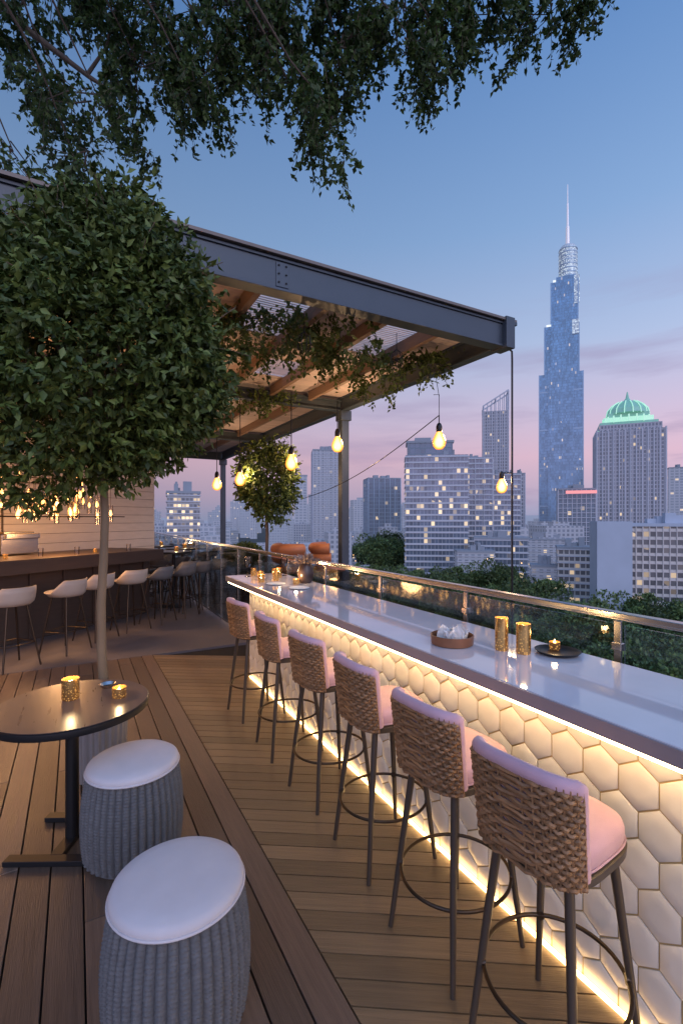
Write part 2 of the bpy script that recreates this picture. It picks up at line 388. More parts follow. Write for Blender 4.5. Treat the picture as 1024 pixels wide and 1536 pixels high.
# ------------------------------------------------------------ stools
def sp(v,e): return math.copysign(abs(v)**e,v)
def make_stool():
    parts=[]
    n=2/3.4; PH=math.radians(62)
    def R(t): return 0.212+0.010*t
    def ztop(ph):
        a=abs(ph)/PH; return 0.985-0.02*a*a
    def pt(ph,t,off=0.0):
        r=R(t)+off; z=0.685+t*(ztop(ph)-0.685)
        return Vector((-r*sp(math.cos(ph),n)-0.028*t+.012, r*sp(math.sin(ph),n), z))
    mb=MB(); rows=18; K=17; seg=K*4
    for i in range(rows):
        t=(i+0.5)/rows*0.97
        path=[];
        for j in range(seg+1):
            ph=-PH+2*PH*j/seg
            off=0.0055*math.cos(math.pi*K*j/seg+ i*math.pi)
            path.append(pt(ph,t,off)+Vector((0,0,0.0018*math.sin(j*1.7+i*2.1))))
        mb.tube(path,0.0072,6,0)
    for j in range(K+1):
        ph=-PH+2*PH*j/K
        mb.tube([pt(ph,t/6) for t in range(7)],0.0045,5,0)
    parts.append(('woven_back',mb,[M_wick],True))
    mb=MB(); J=40; T=8; g=[]
    for off in (-0.008,-0.034):
        for i in range(T+1):
            for j in range(J+1):
                ph=-PH+2*PH*j/J; puff=-0.010*math.sin(math.pi*i/T) if off<-0.02 else 0
                g.append(pt(ph,.08+.92*i/T,off+puff))
    fs=[]; N1=(T+1)*(J+1)
    for s_ in (0,1):
        for i in range(T):
            for j in range(J):
                a=s_*N1+i*(J+1)+j; fs.append((a,a+1,a+J+2,a+J+1))
    mb.add(g,fs)
    top=[pt(-PH+2*PH*j/J,1.0,-0.016) for j in range(J+1)]
    endl=[pt(-PH,.08+.92*i/8,-0.018) for i in range(9)]; endr=[pt(PH,.08+.92*i/8,-0.018) for i in range(8,-1,-1)]
    path=endl[:-1]+top+endr[1:]
    mb.tube(path,0.0225,10,0)
    parts.append(('back_cushion',mb,[M_pink],True))
    mb=MB(); Nn=56
    def ring(h,z,nn=3.6):
        o=[]
        for k in range(Nn):
            t=2*math.pi*k/Nn; o.append((0.022+h*sp(math.cos(t),2/nn), h*0.97*sp(math.sin(t),2/nn), z))
        return o
    prof=[(0.178,0.700),(0.190,0.706),(0.195,0.722),(0.195,0.746),(0.189,0.763),(0.172,0.775),(0.14,0.782),(0.07,0.786),(0.01,0.787)]
    vs=[]
    for h,z in prof: vs+=ring(h,z)
    fs=[]
    for i in range(len(prof)-1):
        for k in range(Nn):
            k2=(k+1)%Nn; fs.append((i*Nn+k,i*Nn+k2,(i+1)*Nn+k2,(i+1)*Nn+k))
    fs.append(tuple((len(prof)-1)*Nn+k for k in range(Nn))); fs.append(tuple(range(Nn-1,-1,-1)))
    mb.add(vs,fs); mb.tube([Vector(p) for p in ring(0.196,0.712)],0.004,5,0,closed=True)
    parts.append(('seat_cushion',mb,[M_pink],True))
    mb=MB(); vs=ring(0.184,0.668)+ring(0.200,0.673)+ring(0.202,0.697)+ring(0.193,0.7015)
    fs=[]
    for i in range(3):
        for k in range(Nn):
            k2=(k+1)%Nn; fs.append((i*Nn+k,i*Nn+k2,(i+1)*Nn+k2,(i+1)*Nn+k))
    fs.append(tuple(range(Nn-1,-1,-1))); fs.append(tuple(3*Nn+k for k in range(Nn))); mb.add(vs,fs)
    for a in (-1,1):
        for b in (-1,1):
            mb.tube([(0.015+a*0.130,b*0.135,0.670),(0.015+a*0.170,b*0.170,0.33),(0.015+a*0.205,b*0.205,0.0)],[0.0165,0.0145,0.0115],12,0)
    parts.append(('seat_frame_and_legs',mb,[M_leg],True))
    mb=MB(); mb.tube([(0.015+0.240*math.cos(2*math.pi*k/48),0.240*math.sin(2*math.pi*k/48),0.27) for k in range(48)],0.0075,8,0,closed=True)
    for a in (-1,1):
        for b in (-1,1): mb.tube([(0.015+a*0.175,b*0.175,0.27),(0.015+a*0.165,b*0.165,0.27)],0.016,10,0)
    parts.append(('footrest_ring',mb,[M_bronze],True))
    return parts
stool_parts=[]
for nm,mb,ms,sm in make_stool():
    o=mb.obj(nm,ms,None,smooth=sm); stool_parts.append((nm,o.data)); bpy.data.objects.remove(o)
for x,y,rz in ((1.295,0.975,6),(1.325,1.455,3),(1.36,2.02,-2),(1.365,2.62,4),(1.365,3.27,-2),(1.365,4.0,4)):
    e=empty('woven_bar_stool',(x,y,0.001),math.radians(rz)); e.scale=(.93,.86,1)
    for nm,me in stool_parts: inst(nm,me,e)

# ------------------------------------------------------------ knitted poufs
def pouf(loc,rz):
    e=empty('knit_pouf_stool',loc,rz)
    mb=MB(); ribs=40; sub=6; N=ribs*sub; rows=120; vs=[]; fs=[]
    for i in range(rows+1):
        t=i/rows; z=0.012+t*0.425
        base=0.212+0.028*max(0,math.sin(math.pi*min(1,(t*0.9+0.12))))**0.8
        if t<0.03: base-=0.02*(1-t/0.03)
        if t>0.95: base-=0.016*((t-0.95)/0.05)**2
        for k in range(N):
            a=2*math.pi*k/N; u=(k%sub)/sub
            rib=abs(math.sin(math.pi*u))**0.6
            r=base-0.015+0.015*rib+0.0040*math.sin(2*math.pi*(i/4.0+abs(u-0.5)*1.4))*rib
            vs.append((r*math.cos(a),r*math.sin(a),z))
    for i in range(rows):
        for k in range(N):
            k2=(k+1)%N; fs.append((i*N+k,i*N+k2,(i+1)*N+k2,(i+1)*N+k))
    mb.add(vs,fs); mb.lathe([(0.20,0.0),(0.20,0.02)],(0,0,0),48); mb.obj('knit_body',[M_knit],e,smooth=True)
    mb=MB(); mb.lathe([(0.205,0.425),(0.217,0.436),(0.2185,0.450),(0.214,0.462),(0.200,0.472),(0.16,0.481),(0.10,0.486),(0.04,0.488),(0.003,0.488)],(0,0,0),64)
    mb.tube([(0.219*math.cos(2*math.pi*k/64),0.219*math.sin(2*math.pi*k/64),0.438) for k in range(64)],0.005,6,0,closed=True)
    mb.obj('seat_cushion',[M_white],e,smooth=True)
pouf((0.305,1.686,0.001),0.3); pouf((0.256,2.63,0.001),1.1)

# ------------------------------------------------------------ side table
e=empty('round_side_table',(-0.017,2.87,0.001))
mb=MB(); mb.lathe([(0.35,0.680),(0.372,0.684),(0.376,0.70),(0.374,0.716),(0.368,0.7195)],(0,0,0),72); mb.obj('table_rim',[M_dark],e,smooth=True)
mb=MB(); mb.lathe([(0.3,0.719),(0.366,0.719),(0.366,0.7215),(0.3,0.7225)],(0,0,0),72); mb.obj('table_top',[M_tabtop],e,smooth=True)
mb=MB(); mb.lathe([(0.032,0.02),(0.032,0.68)],(0,0,0),24); mb.box((0,0,0.672),(0.22,0.22,0.012))
mb.box((0,-0.17,0.014),(0.46,0.055,0.026)); mb.box((0,0.17,0.014),(0.46,0.055,0.026)); mb.box((0,0,0.015),(0.06,0.30,0.026))
o=mb.obj('table_base',[M_dark],e,bevel=0.002); o.rotation_euler=(0,0,math.radians(-28))
def votive(loc,r,h,mm,power=0.6,name='candle_votive',flare=1.0):
    e=empty(name,loc)
    mb=MB(); mb.lathe([(r*0.9,0.0),(r,0.006),(r*flare,h),(r*flare*0.93,h),(r*0.9,0.012),(0.001,0.011)],(0,0,0),28,capt=False); mb.obj('holder',[mm],e,smooth=True)
    mb=MB(); mb.lathe([(r*0.7,0.012),(r*0.7,h*0.4),(0.002,h*0.4)],(0,0,0),16); mb.obj('wax',[M_wax],e,smooth=True)
    mb=MB(); mb.lathe([(0.001,h*0.42),(0.006,h*0.42+0.008),(0.004,h*0.42+0.02),(0.0005,h*0.42+0.032)],(0,0,0),8); mb.obj('flame',[M_flame],e,smooth=True)
    if power: lamp('candle_light',(0,0,h+0.02),power,r=0.012,parent=e)
    return e
votive((-0.025,2.93,0.724),0.043,0.11,M_gold,power=2.2)
votive((0.205,2.83,0.724),0.036,0.055,M_gold,power=1.2)
e=empty('glass_ashtray',(0.16,3.03,0.724)); mb=MB(); mb.lathe([(0.03,0),(0.045,0.02),(0.042,0.021),(0.03,0.006),(0.001,0.006)],(0,0,0),24,capt=False); mb.obj('dish',[M_chrome],e,smooth=True)

# ------------------------------------------------------------ counter items
CT=1.0803
votive((1.725,1.565,CT),0.030,0.150,M_gold,power=1.2,name='gold_candle_glass'); votive((1.765,1.475,CT),0.032,0.135,M_gold,power=1.2,name='gold_candle_glass')
e=empty('round_tray',(1.60,1.76,CT),0.3)
mb=MB(); mb.lathe([(0.092,0),(0.100,0.004),(0.104,0.045),(0.099,0.047),(0.094,0.012),(0.001,0.010)],(0,0,0),48,capt=False); mb.obj('tray',[M_oak],e,smooth=True)
mb=MB()
for k in range(10):     # loosely folded paper napkins
    cx,cy=random.uniform(-.045,.045),random.uniform(-.035,.035); an=random.uniform(0,3.1); w_=random.uniform(.025,.045); hh=random.uniform(.055,.085)
    g=[]
    for i in range(6):
        u=-1+2*i/5
        for j in range(4):
            v=j/3; g.append((cx+math.cos(an)*u*w_+math.sin(an)*.012*math.sin(u*3+v*2+k),cy+math.sin(an)*u*w_+math.cos(an)*.012*math.cos(u*2.5+v*3+k),.012+hh*v*(1-.25*abs(u)+.1*math.sin(u*4+k))))
    mb.add(g,[(i*4+j,(i+1)*4+j,(i+1)*4+j+1,i*4+j+1) for i in range(5) for j in range(3)])
mb.obj('napkins',[M_paper],e)
e=empty('black_serving_dish',(1.90,1.40,CT)); mb=MB(); mb.lathe([(0.05,0),(0.085,0.004),(0.098,0.016),(0.094,0.017),(0.08,0.008),(0.001,0.007)],(0,0,0),40,capt=False); mb.obj('dish',[M_dark],e,smooth=True)
votive((1.92,1.43,CT+0.009),0.024,0.035,M_gold,power=0.4)
for i,(x,y,r,h) in enumerate(((1.62,4.55,.035,.05),(1.72,4.4,.03,.09),(1.55,4.35,.03,.045),(1.83,4.6,.03,.10),(1.68,4.75,.035,.06),(1.9,4.2,.03,.08),(1.78,4.05,.028,.05),(1.66,4.9,.03,.08),(1.88,4.85,.03,.07))):
    votive((x,y,CT),r,h,M_gold,power=1.8 if i%3==0 else 0)
for x,y in ((1.62,4.15),(1.7,3.8)):
    e=empty('appetizer_plate',(x,y,CT)); mb=MB(); mb.lathe([(0.05,0),(0.09,0.008),(0.088,0.010),(0.05,0.004),(0.001,0.004)],(0,0,0),32,capt=False); mb.obj('plate',[M_paper],e,smooth=True)
e=empty('flower_vase',(1.90,4.10,CT))
mb=MB(); mb.lathe([(0.05,0),(0.075,0.04),(0.08,0.1),(0.06,0.16),(0.045,0.19),(0.05,0.2)],(0,0,0),28); mb.obj('vase',[M_cer],e,smooth=True)
C=[];Dd=[]
for k in range(260):
    v=np.random.normal(size=3); v/=np.linalg.norm(v); v[2]=abs(v[2]); C.append(v*np.random.uniform(.03,.12)*np.array([1,1,.6])+np.array([0,0,.19])); Dd.append(v)
link('flowers',leafmesh('flowers',C,Dd,0.04,[mat('dried_flower',(0.35,0.24,0.18),0.8,island=0.4)]),e)
for x,y in ((1.95,4.75),(1.58,4.85)):
    e=empty('wine_glass',(x,y,CT)); mb=MB(); mb.lathe([(0.035,0),(0.004,0.006),(0.004,0.09),(0.03,0.12),(0.038,0.16),(0.03,0.21)],(0,0,0),24,capt=False); mb.obj('bowl',[M_cglass],e,smooth=True)
for (x,y,rz) in ((4.02,7.62,160),(3.35,7.75,200)):
    e=empty('leather_lounge_chair',(x,y,-0.0),math.radians(rz))
    mb=MB()
    mb.tube([(0.3*math.cos(t),0.3*math.sin(t),1.16) for t in np.linspace(-1.4,1.4,20)],0.10,12,0); mb.tube([(0.3*math.cos(t),0.3*math.sin(t),1.0) for t in np.linspace(-1.5,1.5,20)],0.09,12,0)
    mb.lathe([(0.26,0.74),(0.3,0.78),(0.28,0.86),(0.02,0.88)],(0,0,0),32); mb.obj('shell',[M_orange],e,smooth=True)
    mb=MB()
    for a in (45,135,225,315): mb.tube([(0.2*math.cos(math.radians(a)),0.2*math.sin(math.radians(a)),0.75),(0.27*math.cos(math.radians(a)),0.27*math.sin(math.radians(a)),0)],0.014,8)
    mb.obj('legs',[M_dark],e,smooth=True)

# ------------------------------------------------------------ topiary tree
def tree_small(name,base,trunk_h,c,rad,nleaf,size,barkm,tr=0.03,lump=0.12,seed=1,pot=None,taper=0.0,whisk=0):
    rs=np.random.RandomState(seed)
    e=empty(name,base)
    mb=MB()
    path=[(0.012*math.sin(i*1.3),0.01*math.cos(i*1.7),i/8*trunk_h) for i in range(9)]
    mb.tube(path,[tr*(1.15-0.35*i/8) for i in range(9)],12,0)
    for k in range(16):
        a=rs.uniform(0,6.28); q=rs.uniform(-.5,.9)
        en=Vector((c[0]+rad[0]*.7*math.cos(a)*math.sqrt(max(0,1-q*q)),c[1]+rad[1]*.7*math.sin(a)*math.sqrt(max(0,1-q*q)),c[2]+rad[2]*.8*q))
        st=Vector((0,0,trunk_h*rs.uniform(.92,1.0))); md=st.lerp(en,.5)+Vector((0,0,.06))
        mb.tube([st,md,en],[tr*.5,tr*.3,tr*.1],6,0)
    nl=40; lump_c=rs.normal(size=(nl,3)); lump_c/=np.linalg.norm(lump_c,axis=1,keepdims=True); lump_a=rs.uniform(-lump,lump*1.1,nl)
    C=[];Dd=[]; per=9; ns=nleaf//per
    for i in range(ns):
        v=rs.normal(size=3); v/=np.linalg.norm(v)
        dd=lump_c@v; k=1+np.sum(lump_a*np.exp((dd-1)*20))
        rr=k*(rs.uniform(0.70,1.0) if rs.rand()<.85 else rs.uniform(.3,1.08))
        tp=1-taper*max(-0.3,v[2])
        p=np.array(c)+v*rr*np.array(rad)*np.array([tp,tp,1])
        g=v*np.array([1,1,.5])+rs.normal(size=3)*.5+np.array([0,0,.1])
        g/=np.linalg.norm(g); L=size*2.4
        for q in range(per):
            t=q/per; C.append(p+g*L*t+rs.normal(size=3)*size*.15); Dd.append(g*.6+rs.normal(size=3)*.7+np.array([0,0,-.45]))
    for i in range(whisk):
        v=rs.normal(size=3); v/=np.linalg.norm(v); v[2]=abs(v[2])*.9
        tp=1-taper*v[2]; p=np.array(c)+v*np.array(rad)*np.array([tp,tp,1])*.95
        g=v*np.array([.5,.5,1])+rs.normal(size=3)*.3; g/=np.linalg.norm(g); L=rs.uniform(.12,.3)
        mb.tube([p,p+g*L*.5,p+g*L+np.array([0,0,-.01])],.003,4,0,caps=False)
        for q in range(14): C.append(p+g*L*rs.rand()); Dd.append(g*.5+rs.normal(size=3)*.8)
    mb.obj('trunk',[barkm],e,smooth=True)
    link('crown_leaves',leafmesh('crown',C,Dd,size,[M_leafA],wid=.25),e)
    if pot:
        mb=MB(); n=48; prof=[(pot[0]*.9,0.0),(pot[0],pot[1])]; vs=[];fs=[]
        for rr,zz in prof+[(pot[0]*.9,pot[1]),(pot[0]*.9,pot[1]-.03)]:
            for k in range(n*2):
                a=math.pi*k/n; q=rr*(1+(0.035 if k%4<2 else -0.02)); vs.append((q*math.cos(a),q*math.sin(a),zz))
        for i in range(3):
            for k in range(n*2):
                k2=(k+1)%(n*2); fs.append((i*2*n+k,i*2*n+k2,(i+1)*2*n+k2,(i+1)*2*n+k))
        mb.add(vs,fs); mb.obj('planter',[M_pot],e)
        mb=MB(); mb.lathe([(pot[0]*.9,pot[1]-.04),(.01,pot[1]-.03)],(0,0,0),24); mb.obj('soil',[M_soil],e)
    return e
b=S(-1.565,3.12,0.0)
tree_small('topiary_tree',b,2.25,(0.03,0.0,2.86),(0.77,0.60,0.93),40000,0.057,M_barkl,tr=0.028,lump=0.24,seed=4,pot=(0.15,0.55),taper=.26,whisk=80)
b=S(-1.26,8.0,0.0)
tree_small('potted_tree',b,1.9,(0,0,2.32),(0.46,0.46,0.62),7000,0.075,M_bark,tr=0.03,lump=0.3,seed=9,pot=(0.2,0.5),taper=.1,whisk=30)
def bush(name,base,rad,n,size,seed,m=M_leafA):
    rs=np.random.RandomState(seed); e=empty(name,base); v=rs.normal(size=(n,3)); v/=np.linalg.norm(v,axis=1,keepdims=True); v[:,2]=np.abs(v[:,2])
    r=rs.uniform(.55,1.05,(n,1)); C=v*r*np.array(rad); D=v+rs.normal(size=(n,3))*.7
    link('leaves',leafmesh('leaves',C,D,size,[m]),e)
    mb=MB(); mb.tube([(0,0,-.3),(0,0,rad[2]*.6)],0.02,6); mb.obj('stem',[M_bark],e)
    mb=MB(); mb.lathe([(.16,-.75),(.2,-.75+.7)],(0,0,0),24); mb.obj('planter',[M_dark],e)
bush('potted_shrub',S(-1.95,9.6,0.75),(.42,.42,.40),3000,.06,5)
bush('potted_shrub',S(-2.35,11.5,0.75),(.5,.5,.35),2500,.06,6)

# ------------------------------------------------------------ canopy tree overhead
ct=empty('canopy_tree',(-3.2,2.5,0))
def loc_ct(v): return (v[0]+3.2,v[1]-2.5,v[2])
mb=MB()
mb.tube([(0,0,-0.05),(0.05,0,1.5),(0.0,0.05,3.2),(0.15,0.1,5.0),(0.3,0.2,6.4)],[0.26,0.2,0.18,0.15,0.12],14)
mb.lathe([(0.5,0.0),(0.55,0.6),(0.5,0.6),(0.48,0.5)],(0,0,0),32)
hub=Vector((0.3,0.2,6.4))
clusters=[(-3.4,5.0,6.85,.36,.42),(-2.95,5.0,5.95,.36,.45),(-2.45,4.8,5.7,.42,.38),(-2.7,4.9,5.25,.34,.2),(-3.35,4.9,5.35,.16,.14),
(-1.95,5.0,6.75,.75,.6),(-2.15,5.0,6.2,.5,.45),(-1.27,5.0,6.8,.75,.5),(-1.3,4.9,6.2,.34,.40),(-.78,4.9,6.3,.48,.6),(-.45,4.8,5.8,.36,.45),(-.15,4.7,5.42,.22,.3),
(.05,4.9,6.25,.30,.5),(-.08,5.0,6.85,.6,.42),(.73,4.9,6.3,.22,.42),(.6,5.0,6.9,.55,.36),(1.22,5.0,6.9,.5,.36),(1.0,4.9,6.5,.22,.3),(1.65,5.0,6.92,.40,.34),(2.15,5.0,6.87,.32,.36),(2.5,5.0,7.02,.22,.26),(-1.5,4.8,5.85,.22,.2),
(-2.9,5.0,7.1,.6,.3),(-.2,5.0,7.2,.8,.3)]
C=[];Dd=[]
rs=np.random.RandomState(3)
for (l,d,z,rx,rz) in clusters:
    cc=Vector(loc_ct(S(l,d,z)))
    up=Vector((cc.x,cc.y,cc.z+rz*.7))
    mid=hub.lerp(up,.5)+Vector((0,0,1.4+.15*abs(l)))
    q=[]
    for i in range(13):
        t=i/12; p=hub*(1-t)**2+mid*2*t*(1-t)+up*t*t; q.append(p+Vector(rs.normal(size=3)*.03))
    mb.tube(q,[0.04*(1-t/12)+0.006 for t in range(13)],6)
    nt_=int(56*rx*rz/.2)+8
    sub=[(rs.uniform(-1,1),rs.uniform(-.7,.9)) for _ in range(max(4,nt_//8))]     # sub-clumps give gaps
    for k in range(nt_):
        sx,sz=sub[k%len(sub)]; m_=math.hypot(sx,sz)
        if m_>1: sx/=m_; sz/=m_
        sx+=rs.normal()*.13; sz+=rs.normal()*.15
        p0=np.array(cc)+np.array([CS,-SN,0])*rx*sx+np.array([SN,CS,0])*rs.uniform(-.35,.35)+np.array([0,0,1])*rz*(sz*.8+.25)
        g=np.array([rs.normal()*.5,rs.normal()*.5,-.65]); g/=np.linalg.norm(g); Ln=rs.uniform(.16,.34)
        pts=[]
        for i in range(6):
            t=i/5; pts.append(p0+g*Ln*t+np.array([0,0,-.12])*t*t)
        mb.tube(pts,[.004,.0035,.003,.0025,.002,.001],3,0,caps=False)
        if rs.rand()<.22: mb.tube([np.array(up)+rs.normal(size=3)*.05,(np.array(up)+p0)/2+rs.normal(size=3)*.06,p0],[.009,.006,.004],4,0,caps=False)
        for i in range(24):
            t=rs.rand(); C.append(p0+g*Ln*t+np.array([0,0,-.12])*t*t+rs.normal(size=3)*.012); Dd.append(g*.35+rs.normal(size=3)*.8+np.array([0,0,-.3]))
mb.tube([hub]+[loc_ct(S(*v)) for v in ((-4.3,4.6,7.35),(-3.6,4.8,7.05),(-3.2,4.85,6.68),(-2.6,4.9,6.25),(-2.3,4.9,6.05))],[.07,.05,.04,.032,.022,.01],8)
mb.tube([loc_ct(S(*v)) for v in ((-2.62,4.9,6.27),(-2.45,4.95,6.6),(-2.36,4.95,7.0),(-2.2,5,7.3))],[.02,.014,.012,.009],6)
mb.obj('trunk_and_limbs',[M_bark],ct,smooth=True)
link('leaves',leafmesh('canopy',C,Dd,0.062,[M_leafB],wid=.3),ct)

# ------------------------------------------------------------ pergola
pg=empty('pergola')
PX=4.4; YB=4.01; YC=7.8; YE=16.2; XL=-6.5
mb=MB()
def ibeam(p0,p1,z0,z1,w,off=(0,0)):   # channel section: web + flanges
    zc=(z0+z1)/2
    mb.beam((p0[0]+off[0],p0[1]+off[1],zc),(p1[0]+off[0],p1[1]+off[1],zc),w*.35,z1-z0-0.03)
    mb.beam((p0[0],p0[1],z0+.0125),(p1[0],p1[1],z0+.0125),w,.025); mb.beam((p0[0],p0[1],z1-.0125),(p1[0],p1[1],z1-.0125),w,.025)
ibeam((XL,YB),(PX+.06,YB),3.71,4.0,.16,(0,-.035))
ibeam((PX,YB+.09),(PX,YE),3.71,3.98,.14)
ibeam((XL,YC),(PX-.08,YC),3.70,3.90,.14)
ibeam((XL,YE),(PX+.06,YE+.1),3.71,3.98,.14)
ibeam((XL,12.0),(PX-.08,12.0),3.70,3.90,.14)
mb.box((PX+.03,YB-.02,3.87),(.14,.22,.36)); mb.box((PX+.09,YB,3.99),(.12,.24,.04))
for xx in (1.6,-1.2): mb.box((xx,YB-.066,3.855),(.12,.012,.22))
for yy in (YC,YE): 
    mb.box((PX,yy,1.855),(.15,.15,3.71)); mb.box((PX,yy,3.62),(.22,.22,.18)); mb.box((PX,yy,.01),(.26,.26,.02))
mb.box((XL+.1,YB,1.85),(.15,.15,3.7))
mb.obj('steel_frame',[M_steel],pg,bevel=0.003)
mb=MB()
for xx in (1.6,-1.2):
    for zz in (3.78,3.855,3.93):
        for dx in (-.035,.035): mb.lathe([(.009,0),(.009,.008)],(xx+dx,YB-.078,zz),8)
mb.obj('bolts',[M_dark],pg)
mb=MB(); mb.box(((XL+PX)/2+.05,YB-.01,4.022),(PX-XL+.2,.21,.028)); mb.box((PX+.03,10,4.022),(.2,11.9,.028)); mb.obj('roof_edge_cap',[mat('cap_metal',(0.16,0.13,0.115),.5,metal=.2)],pg)
mb=MB(); x=PX-.75; xs=[]
while x>XL: xs.append(x); mb.box((x,(YB+YC)/2,3.88),(.065,YC-YB-.2,.15)); mb.box((x,(YE+YC)/2,3.88),(.065,YE-YC-.2,.15)); x-=.72
mb.obj('rafters',[M_raft],pg)
mb=MB(); y=YB+.12
edges=[PX-.08]+xs+[XL]
open_b={(1,0),(1,1),(3,0),(3,1),(2,3)}
while y<YE-.1:
    band=int((y-YB)/.75)
    for i in range(len(edges)-1):
        a,b_=edges[i],edges[i+1]
        if (i,band) in open_b: continue
        mb.box(((a+b_)/2,y+.065,3.972),(a-b_-.004,.124,.016))
    y+=.13
for i,bd in open_b:
    a,b_=edges[i],edges[i+1]; yy=YB+.1+bd*.75
    for k in range(15): mb.box(((a+b_)/2,yy+.05*k,3.975),(a-b_,.018,.012))
mb.obj('roof_planks',[M_plank],pg)
vn=empty('hanging_vine')
C=[];Dd=[]; mb=MB()
anch=[(1.75,5.0),(1.9,4.6),(2.1,5.3),(2.35,4.8),(2.5,4.5),(2.75,5.2),(3.0,5.6),(3.25,5.1),(3.4,6.0),(3.6,5.2),(3.8,6.2),(3.9,5.2),(4.0,4.9),(3.1,7.6),(2.6,7.7),(2.1,7.6),(1.7,5.6),(1.5,5.3),(2.0,5.8),(1.4,4.9),(2.7,7.9),(1.2,7.7),(.9,7.7),(1.5,7.6),(1.0,7.5),(1.3,8.0),(1.8,8.0)]
for (x,y) in anch:
    for s_ in range(6):
        p=np.array([x+rs.normal()*.15,y+rs.normal()*.13,3.86]); ln=rs.uniform(.12,.48)
        g=np.array([rs.normal()*.35,rs.normal()*.35,-1.]); pts=[p+g*ln*t/5+np.array([math.sin(t*1.3)*.02,0,0]) for t in range(6)]
        mb.tube(pts,.003,4,0,caps=False)
        for i in range(int(42*ln/.35)):
            t=rs.rand(); C.append(p+g*ln*t+rs.normal(size=3)*.03); Dd.append(rs.normal(size=3)+np.array([0,0,-.5]))
for k in range(900):
    x=rs.uniform(1.2,4.2); y=5.1+.35*math.sin(x*2.5)+rs.normal()*.12; C.append(np.array([x,y,3.80+rs.normal()*.04])); Dd.append(rs.normal(size=3))
mb.tube([(x,5.1+.35*math.sin(x*2.5),3.80) for x in np.linspace(1.2,4.2,24)],.008,5)
mb.obj('stems',[M_bark],vn); link('leaves',leafmesh('vine',C,Dd,.065,[M_leafV],wid=.3),vn)

# ------------------------------------------------------------ bulbs
def bulb(loc,zt,sc=1.0,power=9,name='pendant_bulb'):
    e=empty(name,loc)
    mb=MB(); mb.lathe([(0.002,-.105),(.03,-.10),(.052,-.075),(.060,-.045),(.055,-.012),(.036,.03),(.022,.055)],(0,0,0),20)
    o=mb.obj('bulb_glass',[M_bulb],e,smooth=True); o.scale=(sc,)*3
    mb=MB(); mb.lathe([(.024,.05),(.027,.06),(.027,.10),(.018,.125),(.006,.135)],(0,0,0),16); o=mb.obj('socket',[M_dark],e,smooth=True); o.scale=(sc,)*3
    mb=MB(); mb.tube([(0,0,.13*sc),(0,0,zt-loc[2])],.005*sc,6); mb.obj('cord',[M_dark],e)
    lamp('bulb_light',(.12*sc,-.02,.05),power,(1,.62,.32),r=.06,parent=e)
bulb(S(-.068,8.1,3.0),3.7,1.7,36); bulb(S(-.79,7.5,2.62),3.7,1.6,32); bulb(S(-1.62,7.6,2.36),3.7,1.4,28); bulb(S(-2.96,11.3,2.56),3.7,1.9,45)
bulb(S(1.17,5.7,2.66),2.93,1.35,12); bulb(S(1.92,5.7,2.11),2.24,1.1,10)
e=empty('string_light_wire')
mb=MB(); q=[]
A=Vector(S(-.75,8.8,2.05)); B=Vector(S(1.17,5.7,2.93)); Cc=Vector(S(2.045,5.7,3.05))
for i in range(17):
    t=i/16; p=A.lerp(B,t); p.z-=.25*math.sin(math.pi*t)*.6; q.append(p)
mb.tube(q,.006,5)
mb.obj('wire',[M_dark],e)
mb=MB(); mb.tube([B,B+Vector((0,0,.25)),Vector((B.x,B.y+.1,3.2))],.004,5); mb.tube([S(1.17,5.7,3.15),S(1.3,6.6,3.72)],.004,5)
mb.tube([S(1.90,5.66,3.70),S(1.98,5.66,3.72),S(2.035,5.68,3.69),S(2.045,5.7,3.6),S(2.045,5.7,3.2),S(2.045,5.7,2.6),S(2.045,5.7,1.95)],.012,8); mb.tube([S(2.045,5.7,2.24),S(1.92,5.7,2.24)],.007,6); mb.tube([S(2.045,5.7,1.95),S(2.045,5.7,0.6),S(2.045,5.7,-.4)],.012,8); mb.obj('conduit',[M_dark],e,smooth=True)
for (x,y) in ((3.1,4.3),(2.0,4.35)):
    e=empty('cage_lantern',(x,y,3.45)); mb=MB()
    for k in range(8):
        a=k*math.pi/4; mb.tube([(0.0,0,.12),(.06*math.cos(a),.06*math.sin(a),.07),(.07*math.cos(a),.07*math.sin(a),-.03),(.03*math.cos(a),.03*math.sin(a),-.1)],.003,4)
    mb.tube([(0,0,.12),(0,0,.3)],.004,5); mb.obj('cage',[M_dark],e)

# ------------------------------------------------------------ indoor bar (diagonal)
dirv=Vector((.8,.6,0)); nrm=Vector((-.6,.8,0)); P1=Vector((1.35,8.98,0)); AR=math.atan2(.6,.8)
def BP(s,t,z): p=P1+dirv*s+nrm*t; return (p.x,p.y,z)
bar=empty('back_bar')
mb=MB(); mb.box(BP(-4,.32,1.12),(8,.7,.06),0,AR); mb.box(BP(-4,-.01,1.03),(8,.04,.14),0,AR); mb.box(BP(-4,.45,.52),(7.9,.4,1.03),0,AR)
for k in range(16): mb.box(BP(-.2-.5*k,.24,.52),(.03,.03,.98),0,AR)
mb.obj('bar_body',[M_bard],bar,bevel=.003)
bh=empty('bar_building')
mb=MB()
zz=0.05
mb.box(BP(0.0,1.9,1.86),(3.2,.1,3.70),1,AR)
while zz<3.65:
    mb.box(BP(0.0,1.835,zz+.085),(3.21,.03,.165),0,AR); zz+=.172
mb.box(BP(-6.0,3.4,1.86),(9.0,.1,3.7),1,AR); mb.box(BP(-1.6,2.65,1.86),(.1,1.5,3.7),0,AR)
mb.box(BP(1.55,2.9,1.86),(.1,2.0,3.7),0,AR)
mb.obj('siding_walls',[M_side,M_bard],bh)
sh=empty('bottle_shelf',(0,0,0)); mb=MB()
for z_ in (1.15,1.5,1.85,2.2): mb.box(BP(-4.6,1.66,z_),(5.2,.3,.03),0,AR)
